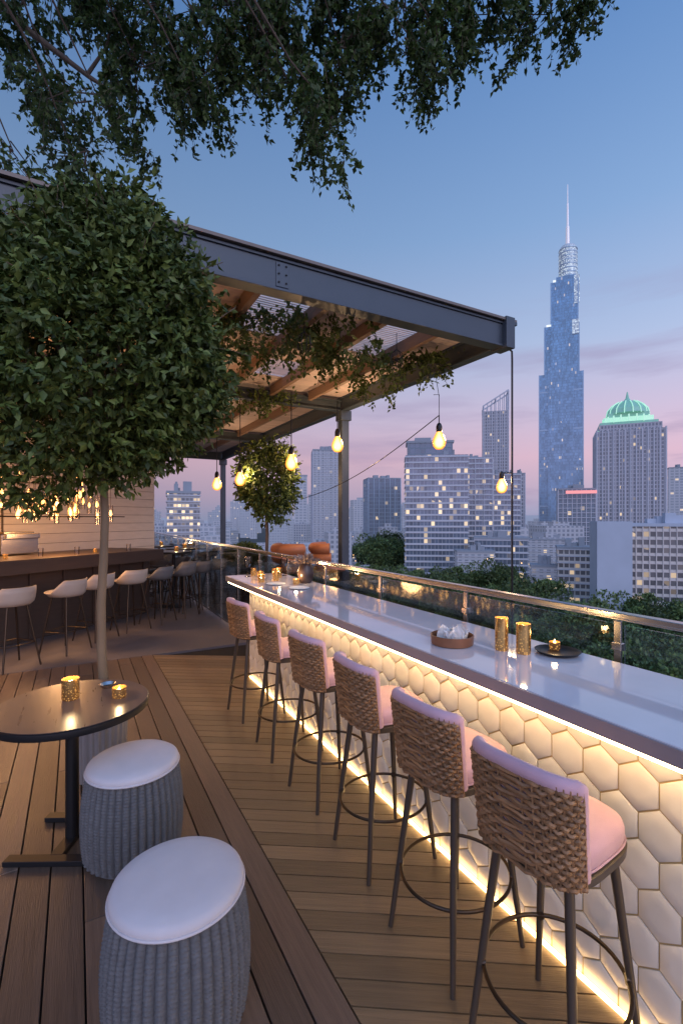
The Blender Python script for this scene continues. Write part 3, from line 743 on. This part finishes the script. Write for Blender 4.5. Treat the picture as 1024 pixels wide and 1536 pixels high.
for k in range(5): mb.box(BP(-7.1+1.2*k,1.66,1.6),(.03,.28,1.4),0,AR)
mb.box(BP(-4.6,1.81,1.7),(5.2,.02,1.5),1,AR)
mb.obj('shelves',[M_bard,mat('backlit_panel',(.4,.2,.08),.5,emit=(1,.42,.12),estr=.32,var=.5)],sh)
mb=MB()
for z_ in (1.165,1.515,1.865):
    for k in range(56):
        r_=random.uniform(.025,.04); h=random.uniform(.18,.3); c=BP(-7.1+.09*k+random.uniform(-.02,.02),1.62,z_)
        mb.lathe([(r_,0),(r_,h*.6),(r_*.35,h*.75),(r_*.35,h)],c,8,random.choice([0,1,2]))
mb.obj('bottles',[mat('amber_bottle',(.25,.09,.02),.15),mat('green_bottle',(.03,.08,.03),.15),mat('clear_bottle',(.4,.38,.33),.1)],sh,smooth=True)
ch=empty('glass_chandelier'); mb=MB(); mb2=MB(); mb3=MB()
for k in range(200):
    s_=random.uniform(-5.4,-.9); t_=random.uniform(0.0,.9); z_=random.choice([1.80,1.88,1.95,2.02,2.1])+random.uniform(-.05,.05)
    if k%4==0: z_+=random.uniform(.3,.95)
    c=BP(s_,t_,z_)
    if k%2: mb.lathe([(.034,-.15),(.036,.12)],c,10,0,False,False)
    q=random.uniform(.7,1.15); mb2.lathe([(.006*q,-.07*q),(.024*q,-.035*q),(.018*q,.01),(.004*q,.04*q)],c,8,0)
    mb3.tube([(c[0],c[1],c[2]+.06),(c[0],c[1],3.3)],.003,4)
mb3.box(BP(-3.0,.5,3.32),(4.6,1.0,.05),0,AR)
for z_ in (1.72,2.24): mb3.tube([BP(-5.4,-.03,z_),BP(-.85,-.03,z_)],.008,5); mb3.tube([BP(-5.4,.95,z_),BP(-.85,.95,z_)],.008,5)
for s_ in (-5,-3,-1.1): mb3.tube([BP(s_,.5,3.3),BP(s_,.5,3.9)],.015,6)
mb.obj('glass_tubes',[M_cglass],ch,smooth=True); mb2.obj('candle_bulbs',[emis('chandelier_bulb',(1,.46,.12),5,True)],ch,smooth=True); mb3.obj('frame',[M_bronze],ch)
for s_ in (-4.6,-3.2,-1.8): lamp('chandelier_light',BP(s_,.1,1.65),75,(1,.5,.2),.2,ch)
for k in range(14):
    c=BP(-6.5+.45*k,random.uniform(.05,.5),1.151)
    if k%3==0: votive(c,.03,.06,M_gold,power=0)
    else:
        e_=empty('bar_glass',c); mb=MB(); mb.lathe([(.03,0),(.034,.12)],(0,0,0),12,0,True,False); mb.obj('tumbler',[M_cglass],e_,smooth=True)
e=empty('espresso_machine',BP(-1.9,1.1,1.15),AR); mb=MB(); mb.box((0,0,.16),(.55,.35,.3)); mb.box((0,-.2,.28),(.5,.1,.08)); mb.box((0,0,.33),(.45,.3,.03)); mb.obj('machine_body',[M_chrome],e,bevel=.01)
mb=MB(); mb.box(BP(-3.0,1.05,.55),(6,.5,1.18),0,AR); mb.obj('service_counter',[M_bard],bar)

def barchair(name,shell):
    mb=MB(); J=28
    vs=[];fs=[]
    prof=[(.01,.70),(.12,.698),(.19,.71),(.222,.745),(.232,.79),(.238,.85),(.242,.92)]
    for i,(r_,z_) in enumerate(prof):
        for k in range(J):
            t=2*math.pi*k/J; b_=max(0,-math.cos(t)); 
            zz=z_ if i<4 else .745+(z_-.745)*(.10+.9*min(1,b_*1.6))
            vs.append((r_*math.cos(t),r_*math.sin(t),zz))
    for i in range(len(prof)-1):
        for k in range(J):
            k2=(k+1)%J; fs.append((i*J+k,i*J+k2,(i+1)*J+k2,(i+1)*J+k))
    mb.add(vs,fs,0)
    for a in (45,135,225,315):
        ca,sa=math.cos(math.radians(a)),math.sin(math.radians(a)); mb.tube([(.15*ca,.15*sa,.70),(.29*ca,.29*sa,0)],[.013,.010],8,1)
    mb.tube([(.235*math.cos(2*math.pi*k/4+.785),.235*math.sin(2*math.pi*k/4+.785),.27) for k in range(4)],.007,6,1,closed=True)
    o=mb.obj(name,[shell,M_bronze],None,smooth=True)
    me=o.data; bpy.data.objects.remove(o); return me
me1=barchair('shell_a',M_shell); me2=barchair('shell_b',M_shellg)
face=math.atan2(.8,-.6)
def put(me,x,y,rz):
    e=empty('bar_chair',(x,y,0.001),rz); o=inst('chair_body',me,e); s_=o.modifiers.new('s','SOLIDIFY'); s_.thickness=.012
for s_,t_,m_ in ((-3.05,-.75,me1),(-2.35,-.7,me1),(-1.75,-.5,me1),(-1.15,-.5,me1),(-.6,-.5,me2),(-.05,-.5,me2),(.45,-.45,me2),(1.0,-.35,me1)):
    p=BP(s_,t_,0); put(m_,p[0],p[1],face+random.uniform(-.2,.2))
for k,(x,y) in enumerate(((1.65,9.6),(2.0,10.6),(1.7,11.8),(2.4,12.6))):
    e=empty('high_table',(x,y,0.0)); mb=MB(); mb.lathe([(.3,1.02),(.34,1.03),(.34,1.06),(.3,1.065)],(0,0,0),32); mb.lathe([(.03,.02),(.03,1.03)],(0,0,0),12); mb.lathe([(.24,0),(.24,.015),(.03,.03)],(0,0,0),24); mb.obj('table',[M_dark],e,smooth=True)
    for a in (200,290,20,110):
        xx=x+.62*math.cos(math.radians(a+k*20)); yy=y+.62*math.sin(math.radians(a+k*20))
        put(me2,xx if abs(xx-2.11)>.32 else 1.78,yy,math.radians(a+180+k*20))
    votive((x+.05,y,1.066),.04,.08,M_gold,power=2.5)

# ------------------------------------------------------------ city
GZ=-45.0
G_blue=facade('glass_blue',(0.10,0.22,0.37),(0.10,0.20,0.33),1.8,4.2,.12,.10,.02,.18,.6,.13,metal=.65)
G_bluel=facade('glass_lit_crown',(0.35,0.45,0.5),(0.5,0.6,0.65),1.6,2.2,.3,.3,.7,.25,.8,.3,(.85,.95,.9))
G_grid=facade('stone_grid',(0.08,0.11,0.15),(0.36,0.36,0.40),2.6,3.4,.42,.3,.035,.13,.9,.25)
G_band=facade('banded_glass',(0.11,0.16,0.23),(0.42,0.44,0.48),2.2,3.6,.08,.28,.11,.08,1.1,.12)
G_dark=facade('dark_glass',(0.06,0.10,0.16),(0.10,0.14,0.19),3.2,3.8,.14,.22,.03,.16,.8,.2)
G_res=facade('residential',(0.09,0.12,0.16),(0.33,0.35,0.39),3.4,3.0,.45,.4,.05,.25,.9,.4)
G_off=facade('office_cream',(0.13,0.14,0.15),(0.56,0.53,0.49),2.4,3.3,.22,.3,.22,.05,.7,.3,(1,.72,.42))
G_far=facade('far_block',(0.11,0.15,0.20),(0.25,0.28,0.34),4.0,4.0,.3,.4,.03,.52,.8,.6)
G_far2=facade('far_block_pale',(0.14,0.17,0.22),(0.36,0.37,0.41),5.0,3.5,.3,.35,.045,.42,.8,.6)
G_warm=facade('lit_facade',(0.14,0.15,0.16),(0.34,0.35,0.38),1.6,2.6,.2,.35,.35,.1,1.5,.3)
M_conB=mat('pale_concrete',(0.36,0.42,0.50),.8,var=.12,nscale=.15,emit=HAZE,estr=.05)  # faint emission here and on the next three is painted haze
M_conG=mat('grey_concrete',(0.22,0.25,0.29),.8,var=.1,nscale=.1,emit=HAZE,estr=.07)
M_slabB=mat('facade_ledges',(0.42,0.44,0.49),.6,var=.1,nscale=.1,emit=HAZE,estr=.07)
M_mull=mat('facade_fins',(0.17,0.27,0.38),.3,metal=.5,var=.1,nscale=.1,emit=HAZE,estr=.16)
M_green=emis('green_crown_light',(.3,.95,.68),.62)
M_whl=emis('white_crown_light',(.85,.95,1.),.9)
M_red=emis('red_sign',(1,.14,.12),.8)
M_spire=mat('spire_metal',(.5,.5,.55),.4,metal=.5,emit=(.9,.8,.85),estr=.3)
M_gr=mat('copper_green',(.20,.40,.34),.5,var=.2,nscale=.3,emit=(.3,.7,.55),estr=.2)
def B(mb,l,d,w,dep,z0,z1,m=0,yaw=0):
    c=S(l,d+dep/2,(z0+z1)/2); mb.box(c,(w,dep,z1-z0),m,-YAW+yaw,uv=True,u0=random.uniform(0,50)//5*5)
def ledges(mb,l,d,w,dep,z0,z1,step,m,yaw=0,th=.5,out=.5):
    z_=z0
    while z_<z1: mb.box(S(l,d+dep/2,z_),(w+2*out,dep+2*out,th),m,-YAW+yaw); z_+=step
def fins(mb,l,d,w,dep,z0,z1,step,m,yaw=0,th=.5,out=.6):
    n=max(1,int(w/step)); cx,cy,_=S(l,d+dep/2); a=-YAW+yaw; ca,sa=math.cos(a),math.sin(a)
    for sgn in (-1,1):
        for k in range(n+1):
            lx=-w/2+k*w/n; ly=sgn*(dep/2+out/2); mb.box((cx+lx*ca-ly*sa,cy+lx*sa+ly*ca,(z0+z1)/2),(th,out,z1-z0),m,a)
        n2=max(1,int(dep/step))
        for k in range(n2+1):
            ly=-dep/2+k*dep/n2; lx=sgn*(w/2+out/2); mb.box((cx+lx*ca-ly*sa,cy+lx*sa+ly*ca,(z0+z1)/2),(out,th,z1-z0),m,a)
def rooftop(mb,l,d,w,dep,z,m,yaw=0):
    for k in range(5):
        ww=random.uniform(.08,.25)*w; B(mb,l+random.uniform(-.35,.35)*(w-ww),d+dep*random.uniform(.1,.6),ww,dep*.25,z,z+random.uniform(1.5,4.5),m,yaw)
# supertall: nested glass shafts with notched corners
mb=MB(); yw=-.44
B(mb,329,690,58,46,GZ,214,0,yw); B(mb,329,687,34,52,GZ,222,0,yw); B(mb,331,695,46,40,214,286,0,yw); B(mb,331,692,28,46,214,292,0,yw); B(mb,334.5,697,36,34,286,352,0,yw); B(mb,335.5,695,24,38,286,358,0,yw)
B(mb,352,700,12,34,GZ,210,0,yw)
fins(mb,329,690,58,46,GZ,214,58,2,yw,1.4,.8); fins(mb,331,695,46,40,214,286,46,2,yw,1.2,.8); fins(mb,334.5,697,36,34,286,352,36,2,yw,1.2,.8)
for z_ in (20,76,132,188): mb.box(S(329,713,z_),(58.6,46.6,2.2),2,-YAW+yw)
B(mb,331,696,42,36,286,289.5,3,yw); B(mb,335,698,32,30,352,356,3,yw)
B(mb,335.5,694.2,22,.8,316,357,1,yw); B(mb,331,691.2,26,.8,270,291,1,yw)
c=S(341,716); prof=[(12.6,352),(12.8,398),(12.2,408),(9.5,412)]
for z_ in range(357,410,6): mb.lathe([(13.1,z_),(13.1,z_+1.0)],(c[0],c[1],0),32,2)
vs=[];fs=[];uvs=[]
for r_,z_ in prof:
    for k in range(33):
        t=2*math.pi*k/32; vs.append((c[0]+r_*math.cos(t),c[1]+r_*math.sin(t),z_))
for i in range(3):
    for k in range(32):
        fs.append((i*33+k,i*33+k+1,(i+1)*33+k+1,(i+1)*33+k)); uvs.append([(k*2.6,prof[i][1]),((k+1)*2.6,prof[i][1]),((k+1)*2.6,prof[i+1][1]),(k*2.6,prof[i+1][1])])
mb.add(vs,fs,1,uvs); mb.lathe([(13.2,354),(13.2,362)],(c[0],c[1],0),32,3)
c=S(339.5,714); mb.lathe([(3.2,410),(2.6,440),(1.7,441),(1.3,475),(.8,476),(.5,504)],(c[0],c[1],0),10,4)
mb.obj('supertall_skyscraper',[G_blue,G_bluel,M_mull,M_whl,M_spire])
# green crowned tower
mb=MB(); yw=-.42
B(mb,262,415,52,42,GZ,80,0,yw); fins(mb,262,415,52,42,GZ,81,4.2,1,yw,.9,.8); B(mb,262,418,48,36,80,86,0,yw)
for k,(w_,z0_,z1_) in enumerate(((50,79,81),(45,86,88.5),(38,88.5,93),(32,93,97))): B(mb,262,419+k*2,w_,w_*.75,z0_,z1_,2 if k%2 else 3,yw)
c=S(262,436)
mb.lathe([(17,97),(16,101),(12.5,105),(8,108),(3,110),(1.5,112),(.4,118)],(c[0],c[1],0),16,2)
for k in range(16):
    a=k*math.pi/8; mb.tube([(c[0]+17.4*math.cos(a),c[1]+17.4*math.sin(a),96),(c[0]+16.4*math.cos(a),c[1]+16.4*math.sin(a),101.2),(c[0]+12.9*math.cos(a),c[1]+12.9*math.sin(a),105.4),(c[0]+8.2*math.cos(a),c[1]+8.2*math.sin(a),108.5)],.45,4,3)
for k in range(20):
    a=k*math.pi/10; mb.tube([(c[0]+21*math.cos(a),c[1]+19*math.sin(a),88),(c[0]+21*math.cos(a),c[1]+19*math.sin(a),94)],.8,4,3)
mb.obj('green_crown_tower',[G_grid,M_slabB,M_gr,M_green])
# slanted top tower
mb=MB(); yw=-.25; B(mb,171.6,520,26,22,GZ,120,0,yw); fins(mb,171.6,520,26,22,GZ,121,4.3,1,yw,.6,.7)
a0=-YAW+yw; cx,cy,_=S(171.6,531)
def rot(lx,ly,z_): return (cx+lx*math.cos(a0)-ly*math.sin(a0),cy+lx*math.sin(a0)+ly*math.cos(a0),z_)
for ly in (-11,11):
    pa=rot(-13,ly,120);pb=rot(-13,ly,126);pc=rot(13,ly,142);pd=rot(13,ly,120)
    for a,b_ in ((pb,pc),(pa,pb),(pc,pd)): mb.beam(a,b_,1.3,1.3,1)
    for k in range(1,6):
        t=k/6; a=Vector(pa).lerp(Vector(pd),t); b_=Vector(pb).lerp(Vector(pc),t); mb.beam(a,b_,.6,.6,1)
for lx,z_ in ((-13,126),(13,142),(0,134)): mb.beam(rot(lx,-11,z_),rot(lx,11,z_),1,1,1)
mb.obj('slant_top_tower',[G_grid,M_slabB])
# banded office group
mb=MB(); yw=-.12
B(mb,60,292,38,26,GZ,41,0,yw); ledges(mb,60,292,38,26,GZ+2,43,3.6,1,yw,.6,.5); rooftop(mb,60,294,34,20,41.3,2,yw)
B(mb,56.5,298,28,18,41,50,3,yw); ledges(mb,56.5,298,28,18,50,51,3,2,yw,1.4,.8); B(mb,52,301,10,8,50,53,2,yw); B(mb,64,297.4,8,.4,45.5,48,4,yw)
mb.obj('banded_office_tower',[G_band,M_slabB,M_conG,G_dark,emis('warm_sign',(1,.6,.25),1.3)])
mb=MB(); B(mb,95,330,23,22,GZ,44,0,-.2); ledges(mb,95,330,23,22,GZ+2,45,3.6,1,-.2,.6,.6); B(mb,117,334,20,20,GZ,33,0,-.2); ledges(mb,117,334,20,20,GZ+2,34,3.6,1,-.2,.6,.6); fins(mb,95,330,23,22,GZ,44,5,1,-.2,.4,.7); rooftop(mb,95,333,18,16,44,2,-.2); rooftop(mb,117,336,16,16,33,2,-.2)
mb.obj('office_block',[G_band,M_slabB,M_conG])
def simple(name,l,d,w,dep,zt,ms,yaw=0,ld=0,fn=0,roof=True,lm=M_slabB):
    mb=MB(); yaw-=math.atan2(l,d)*.8; B(mb,l,d,w,dep,GZ,zt,0,yaw); B(mb,l,d-.4,w+.8,dep+.8,zt,zt+1.1,1,yaw)
    if ld: ledges(mb,l,d,w,dep,GZ+2,zt,ld,2,yaw,.5,.4)
    if fn: fins(mb,l,d,w,dep,GZ,zt,fn,2,yaw,.5,.6)
    if roof: rooftop(mb,l,d+1,w*.8,dep*.8,zt+1.1,1,yaw)
    return mb.obj(name,[ms,M_conG,lm])
simple('dark_glass_tower',41.7,480,33,28,42,G_dark,.2,0,5.5,True,M_mull)
simple('residential_tower',-13.5,400,23,20,59,G_res,.1,3.0,5)
simple('lit_office_block',-69,200,13,14,12.3,G_warm,.1,2.6,0)
simple('apartment_tower',-52,600,16,16,56,G_far2,0); simple('apartment_tower',-38,640,14,16,33,G_far2,0)
simple('red_sign_block',192,380,27,20,25,G_dark,.0,3.8,3.2)
mb=MB(); mb.box(S(189,375,22.8),(22,.6,2.4),0,-YAW-.37); mb.obj('rooftop_sign',[M_red])
simple('hotel_tower',170,450,10,12,44,G_grid,0,0,3)
simple('distant_tower',428,600,17,16,66,G_far2); simple('distant_tower',455,560,24,18,40,G_far)
simple('low_white_block',116,230,15,16,-13,G_off,.0,3.3,0); simple('low_white_block',93,270,29,18,-10,G_band,0,3.6,0); simple('low_white_block',106,240,15,12,-23,G_res,0,3,0)
simple('low_white_block',75,262,20,14,-17,G_res,.1,3,0); simple('low_white_block',130,300,34,18,-12,G_res,0,3,0)
# big right building
mb=MB(); yw=-.18; B(mb,110,190,13,9,GZ,.6,1,yw); B(mb,134,191,34,14,GZ,-1.5,0,yw-.1); ledges(mb,134,191,34,14,GZ+2,-1,3.3,2,yw-.1,.4,.25); fins(mb,134,191,34,14,GZ,-1.5,2.4,2,yw-.1,.25,.35); B(mb,134,190.5,35,15,-1.5,-.2,1,yw-.1); rooftop(mb,136,193,26,10,-.2,1,yw)
mb.obj('civic_office_building',[G_off,M_conB,mat('cream_frame',(.50,.47,.45),.7,emit=HAZE,estr=.05)])  # frame emission is painted haze
# far skyline mass
mb=MB(); r2=random.Random(11)
for k in range(240):
    d=r2.uniform(650,1700); px=r2.uniform(-1.3,1.35); l=px*d; w=r2.uniform(12,34); h=r2.choice([5,12,20,30,45,60])*r2.uniform(.5,1.1)*d/1000
    if abs(l/d-.47)<.06: h*=.4
    B(mb,l,d,w,w*.8,GZ,h-6,0 if r2.random()<.6 else 1,r2.uniform(-.4,.4)); B(mb,l,d+3,w*.4,w*.3,h-6,h-2,0)
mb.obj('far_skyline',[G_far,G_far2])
mb=MB()
for k in range(150):
    d=r2.uniform(270,640); px=r2.uniform(-1.2,1.2); l=px*d; w=r2.uniform(14,34); h=GZ+r2.uniform(12,42)
    B(mb,l,d,w,w*.8,GZ,h,r2.choice([0,1,2]),r2.uniform(-.4,.4)); B(mb,l,d+3,w*.4,w*.3,h,h+3,0)
mb.obj('city_low_rise_blocks',[G_res,G_far2,G_res])
def sheet(name,nx,ny,fn,m,parent=None):
    vs=[];fs=[]
    for j in range(ny+1):
        for i in range(nx+1): vs.append(fn(i/nx,j/ny))
    for j in range(ny):
        for i in range(nx): a=j*(nx+1)+i; fs.append((a,a+1,a+nx+2,a+nx+1))
    mb=MB(); mb.add(vs,fs); return mb.obj(name,[m],parent,smooth=True)
M_gnd=mat('ground',(0.05,0.055,0.05),.9,var=.4,nscale=.02)
sheet('ground',2,2,lambda u,v:((u-.5)*16000,(v-.5)*16000,GZ),M_gnd)
M_hill=mat('hazy_hill',(0.03,0.05,0.06),.9,nscale=.01,emit=HAZE,estr=.7)  # hill glow is haze painted in as emission
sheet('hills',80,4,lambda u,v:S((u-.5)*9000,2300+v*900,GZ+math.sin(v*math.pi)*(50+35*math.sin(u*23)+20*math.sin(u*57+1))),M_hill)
def parktree(i):
    rs=np.random.RandomState(40+i); C=[];D=[]
    H=rs.uniform(12,15); blobs=[(rs.normal(0,2.3),rs.normal(0,2.3),H*.62+rs.normal(0,1.7),rs.uniform(1.6,3.0)) for _ in range(15)]
    for bx,by,bz,br in blobs:
        for k in range(150):
            v=rs.normal(size=3); v/=np.linalg.norm(v); 
            if v[2]<-.3: v[2]*=-1
            C.append(np.array([bx,by,bz])+v*br*rs.uniform(.75,1.05)); D.append(v+rs.normal(size=3)*.8)
    lm=leafmesh('crown',C,D,.62,[M_leafC],wid=.36)
    mb=MB(); mb.tube([(0,0,0),(.1,0,H*.3),(0,.1,H*.6)],[.4,.3,.15],8)
    for bx,by,bz,br in blobs[:7]: mb.tube([(0,0,H*.35),(bx*.5,by*.5,bz*.8),(bx,by,bz)],[.2,.12,.05],5)
    o=mb.obj('trunk',[M_bark]); t=o.data; bpy.data.objects.remove(o); return lm,t
pts_=[parktree(i) for i in range(4)]
pk=empty('park_trees')
r3=random.Random(5); d=62
while d<285:
    l=-60 if d>120 else 5
    while l<d*.95:
        if not(d>185 and l>90 and l<155) and not (d>255 and l>45) and r3.random()<.93:
            i=r3.randrange(4); p=S(l+r3.uniform(-3,3),d+r3.uniform(-3,3),GZ); sc=r3.uniform(.7,1.55); rz=r3.uniform(0,6.28)
            inst('crown',pts_[i][0],pk,p,rz,(sc,sc,sc*r3.uniform(.9,1.2)))
            if d<140: inst('trunk',pts_[i][1],pk,p,rz,sc)
        l+=7.8
    d+=8
for k in range(26):
    l=18+k*1.1+r3.uniform(-3,3); d=r3.uniform(330,370); p=S(l,d,GZ+r3.uniform(0,6)); inst('crown',pts_[k%4][0],pk,p,r3.uniform(0,6),r3.uniform(1.5,2.3))
mb=MB()
for k in range(80):
    d=r3.uniform(230,600); l=r3.uniform(-.35,.85)*d; z_=GZ+r3.uniform(8,26); c=S(l,d,z_); mb.lathe([(.05,-.35),(.35,0),(.05,.35)],c,6)
mb.obj('city_street_lights',[emis('street_light',(1,.55,.22),3.5,True)])

# ------------------------------------------------------------ world
w=bpy.data.worlds.new('World'); scene.world=w; w.use_nodes=True; n=w.node_tree.nodes; l=w.node_tree.links
bg=n['Background']
tc=n.new('ShaderNodeTexCoord'); sp_=n.new('ShaderNodeSeparateXYZ'); l.new(tc.outputs['Generated'],sp_.inputs[0])
rp=n.new('ShaderNodeValToRGB'); cr=rp.color_ramp
st=[(0.0,(154,160,192)),(.05,(184,168,196)),(.12,(214,180,202)),(.20,(200,186,214)),(.32,(170,187,222)),(.50,(132,166,212)),(.72,(94,136,194)),(1.0,(74,114,176))]
cr.elements[0].position=0; cr.elements[0].color=lin(*st[0][1]); cr.elements[1].position=1; cr.elements[1].color=lin(*st[-1][1])
for p_,c_ in st[1:-1]:
    e_=cr.elements.new(p_); e_.color=lin(*c_)
l.new(sp_.outputs[2],rp.inputs[0])
vd=n.new('ShaderNodeVectorMath'); vd.operation='DOT_PRODUCT'; l.new(tc.outputs['Generated'],vd.inputs[0]); vd.inputs[1].default_value=(CS,-SN,0)
az=mth(n,l,'MULTIPLY_ADD',vd.outputs['Value'],.32); az.node.inputs[2].default_value=.92
# sky behind the camera boosted, added as fill to brighten the terrace
wd=n.new('ShaderNodeVectorMath'); wd.operation='DOT_PRODUCT'; l.new(tc.outputs['Generated'],wd.inputs[0]); wd.inputs[1].default_value=(-SN,-CS,.15)
wg=n.new('ShaderNodeMapRange'); wg.interpolation_type='SMOOTHSTEP'; wg.inputs[1].default_value=-.05; wg.inputs[2].default_value=.9; wg.inputs[3].default_value=1.0; wg.inputs[4].default_value=3.0; l.new(wd.outputs['Value'],wg.inputs[0])
az=mth(n,l,'MULTIPLY',az,wg.outputs[0])
sc1=n.new('ShaderNodeVectorMath'); sc1.operation='SCALE'; l.new(rp.outputs[0],sc1.inputs[0]); l.new(az,sc1.inputs['Scale'])
mp=n.new('ShaderNodeMapping'); mp.inputs['Scale'].default_value=(1.2,1.2,9); l.new(tc.outputs['Generated'],mp.inputs['Vector'])
no=n.new('ShaderNodeTexNoise'); no.inputs['Scale'].default_value=2.4; no.inputs['Detail'].default_value=7; no.inputs['Roughness'].default_value=.55; l.new(mp.outputs[0],no.inputs['Vector'])
cl=n.new('ShaderNodeMapRange'); cl.inputs[1].default_value=.50; cl.inputs[2].default_value=.72; l.new(no.outputs['Fac'],cl.inputs[0])
b1=n.new('ShaderNodeMapRange'); b1.inputs[1].default_value=.45; b1.inputs[2].default_value=.1; l.new(sp_.outputs[2],b1.inputs[0])
rt=n.new('ShaderNodeMapRange'); rt.inputs[1].default_value=-.1; rt.inputs[2].default_value=.6; l.new(vd.outputs['Value'],rt.inputs[0])
cf=mth(n,l,'MULTIPLY',mth(n,l,'MULTIPLY',cl.outputs[0],b1.outputs[0]),mth(n,l,'MULTIPLY_ADD',rt.outputs[0],.65)) 
c2=mixc(n,l,cf,sc1.outputs[0],lin(156,142,180))
sky=n.new('ShaderNodeTexSky'); sky.sky_type='NISHITA'; sky.sun_disc=False; sky.sun_elevation=math.radians(1); sky.sun_rotation=math.radians(210)
ss=n.new('ShaderNodeVectorMath'); ss.operation='SCALE'; l.new(sky.outputs[0],ss.inputs[0]); ss.inputs['Scale'].default_value=.02
ad=n.new('ShaderNodeVectorMath'); ad.operation='ADD'; l.new(c2,ad.inputs[0]); l.new(ss.outputs[0],ad.inputs[1])
l.new(ad.outputs[0],bg.inputs[0]); bg.inputs[1].default_value=.97
dusk_fill=bpy.data.lights.new('dusk_fill','SUN'); dusk_fill.energy=.5; dusk_fill.angle=math.radians(30); dusk_fill.color=(1,.78,.68)  # added soft fill lamp from behind the camera, not direct sunlight
so=bpy.data.objects.new('dusk_fill',dusk_fill); scene.collection.objects.link(so); so.rotation_euler=(math.radians(58),0,math.radians(-29+25))

# ------------------------------------------------------------ camera
cam=bpy.data.cameras.new('camera'); co=bpy.data.objects.new('camera',cam); scene.collection.objects.link(co)
co.location=(0,0,EYE); co.rotation_euler=(math.radians(90),0,-YAW)
cam.sensor_fit='HORIZONTAL'; cam.sensor_width=24; cam.lens=24*713/1024; cam.shift_y=10/1024; cam.clip_start=.05; cam.clip_end=12000
scene.camera=co
scene.view_settings.view_transform='Standard'; scene.view_settings.look='None'; scene.view_settings.exposure=0
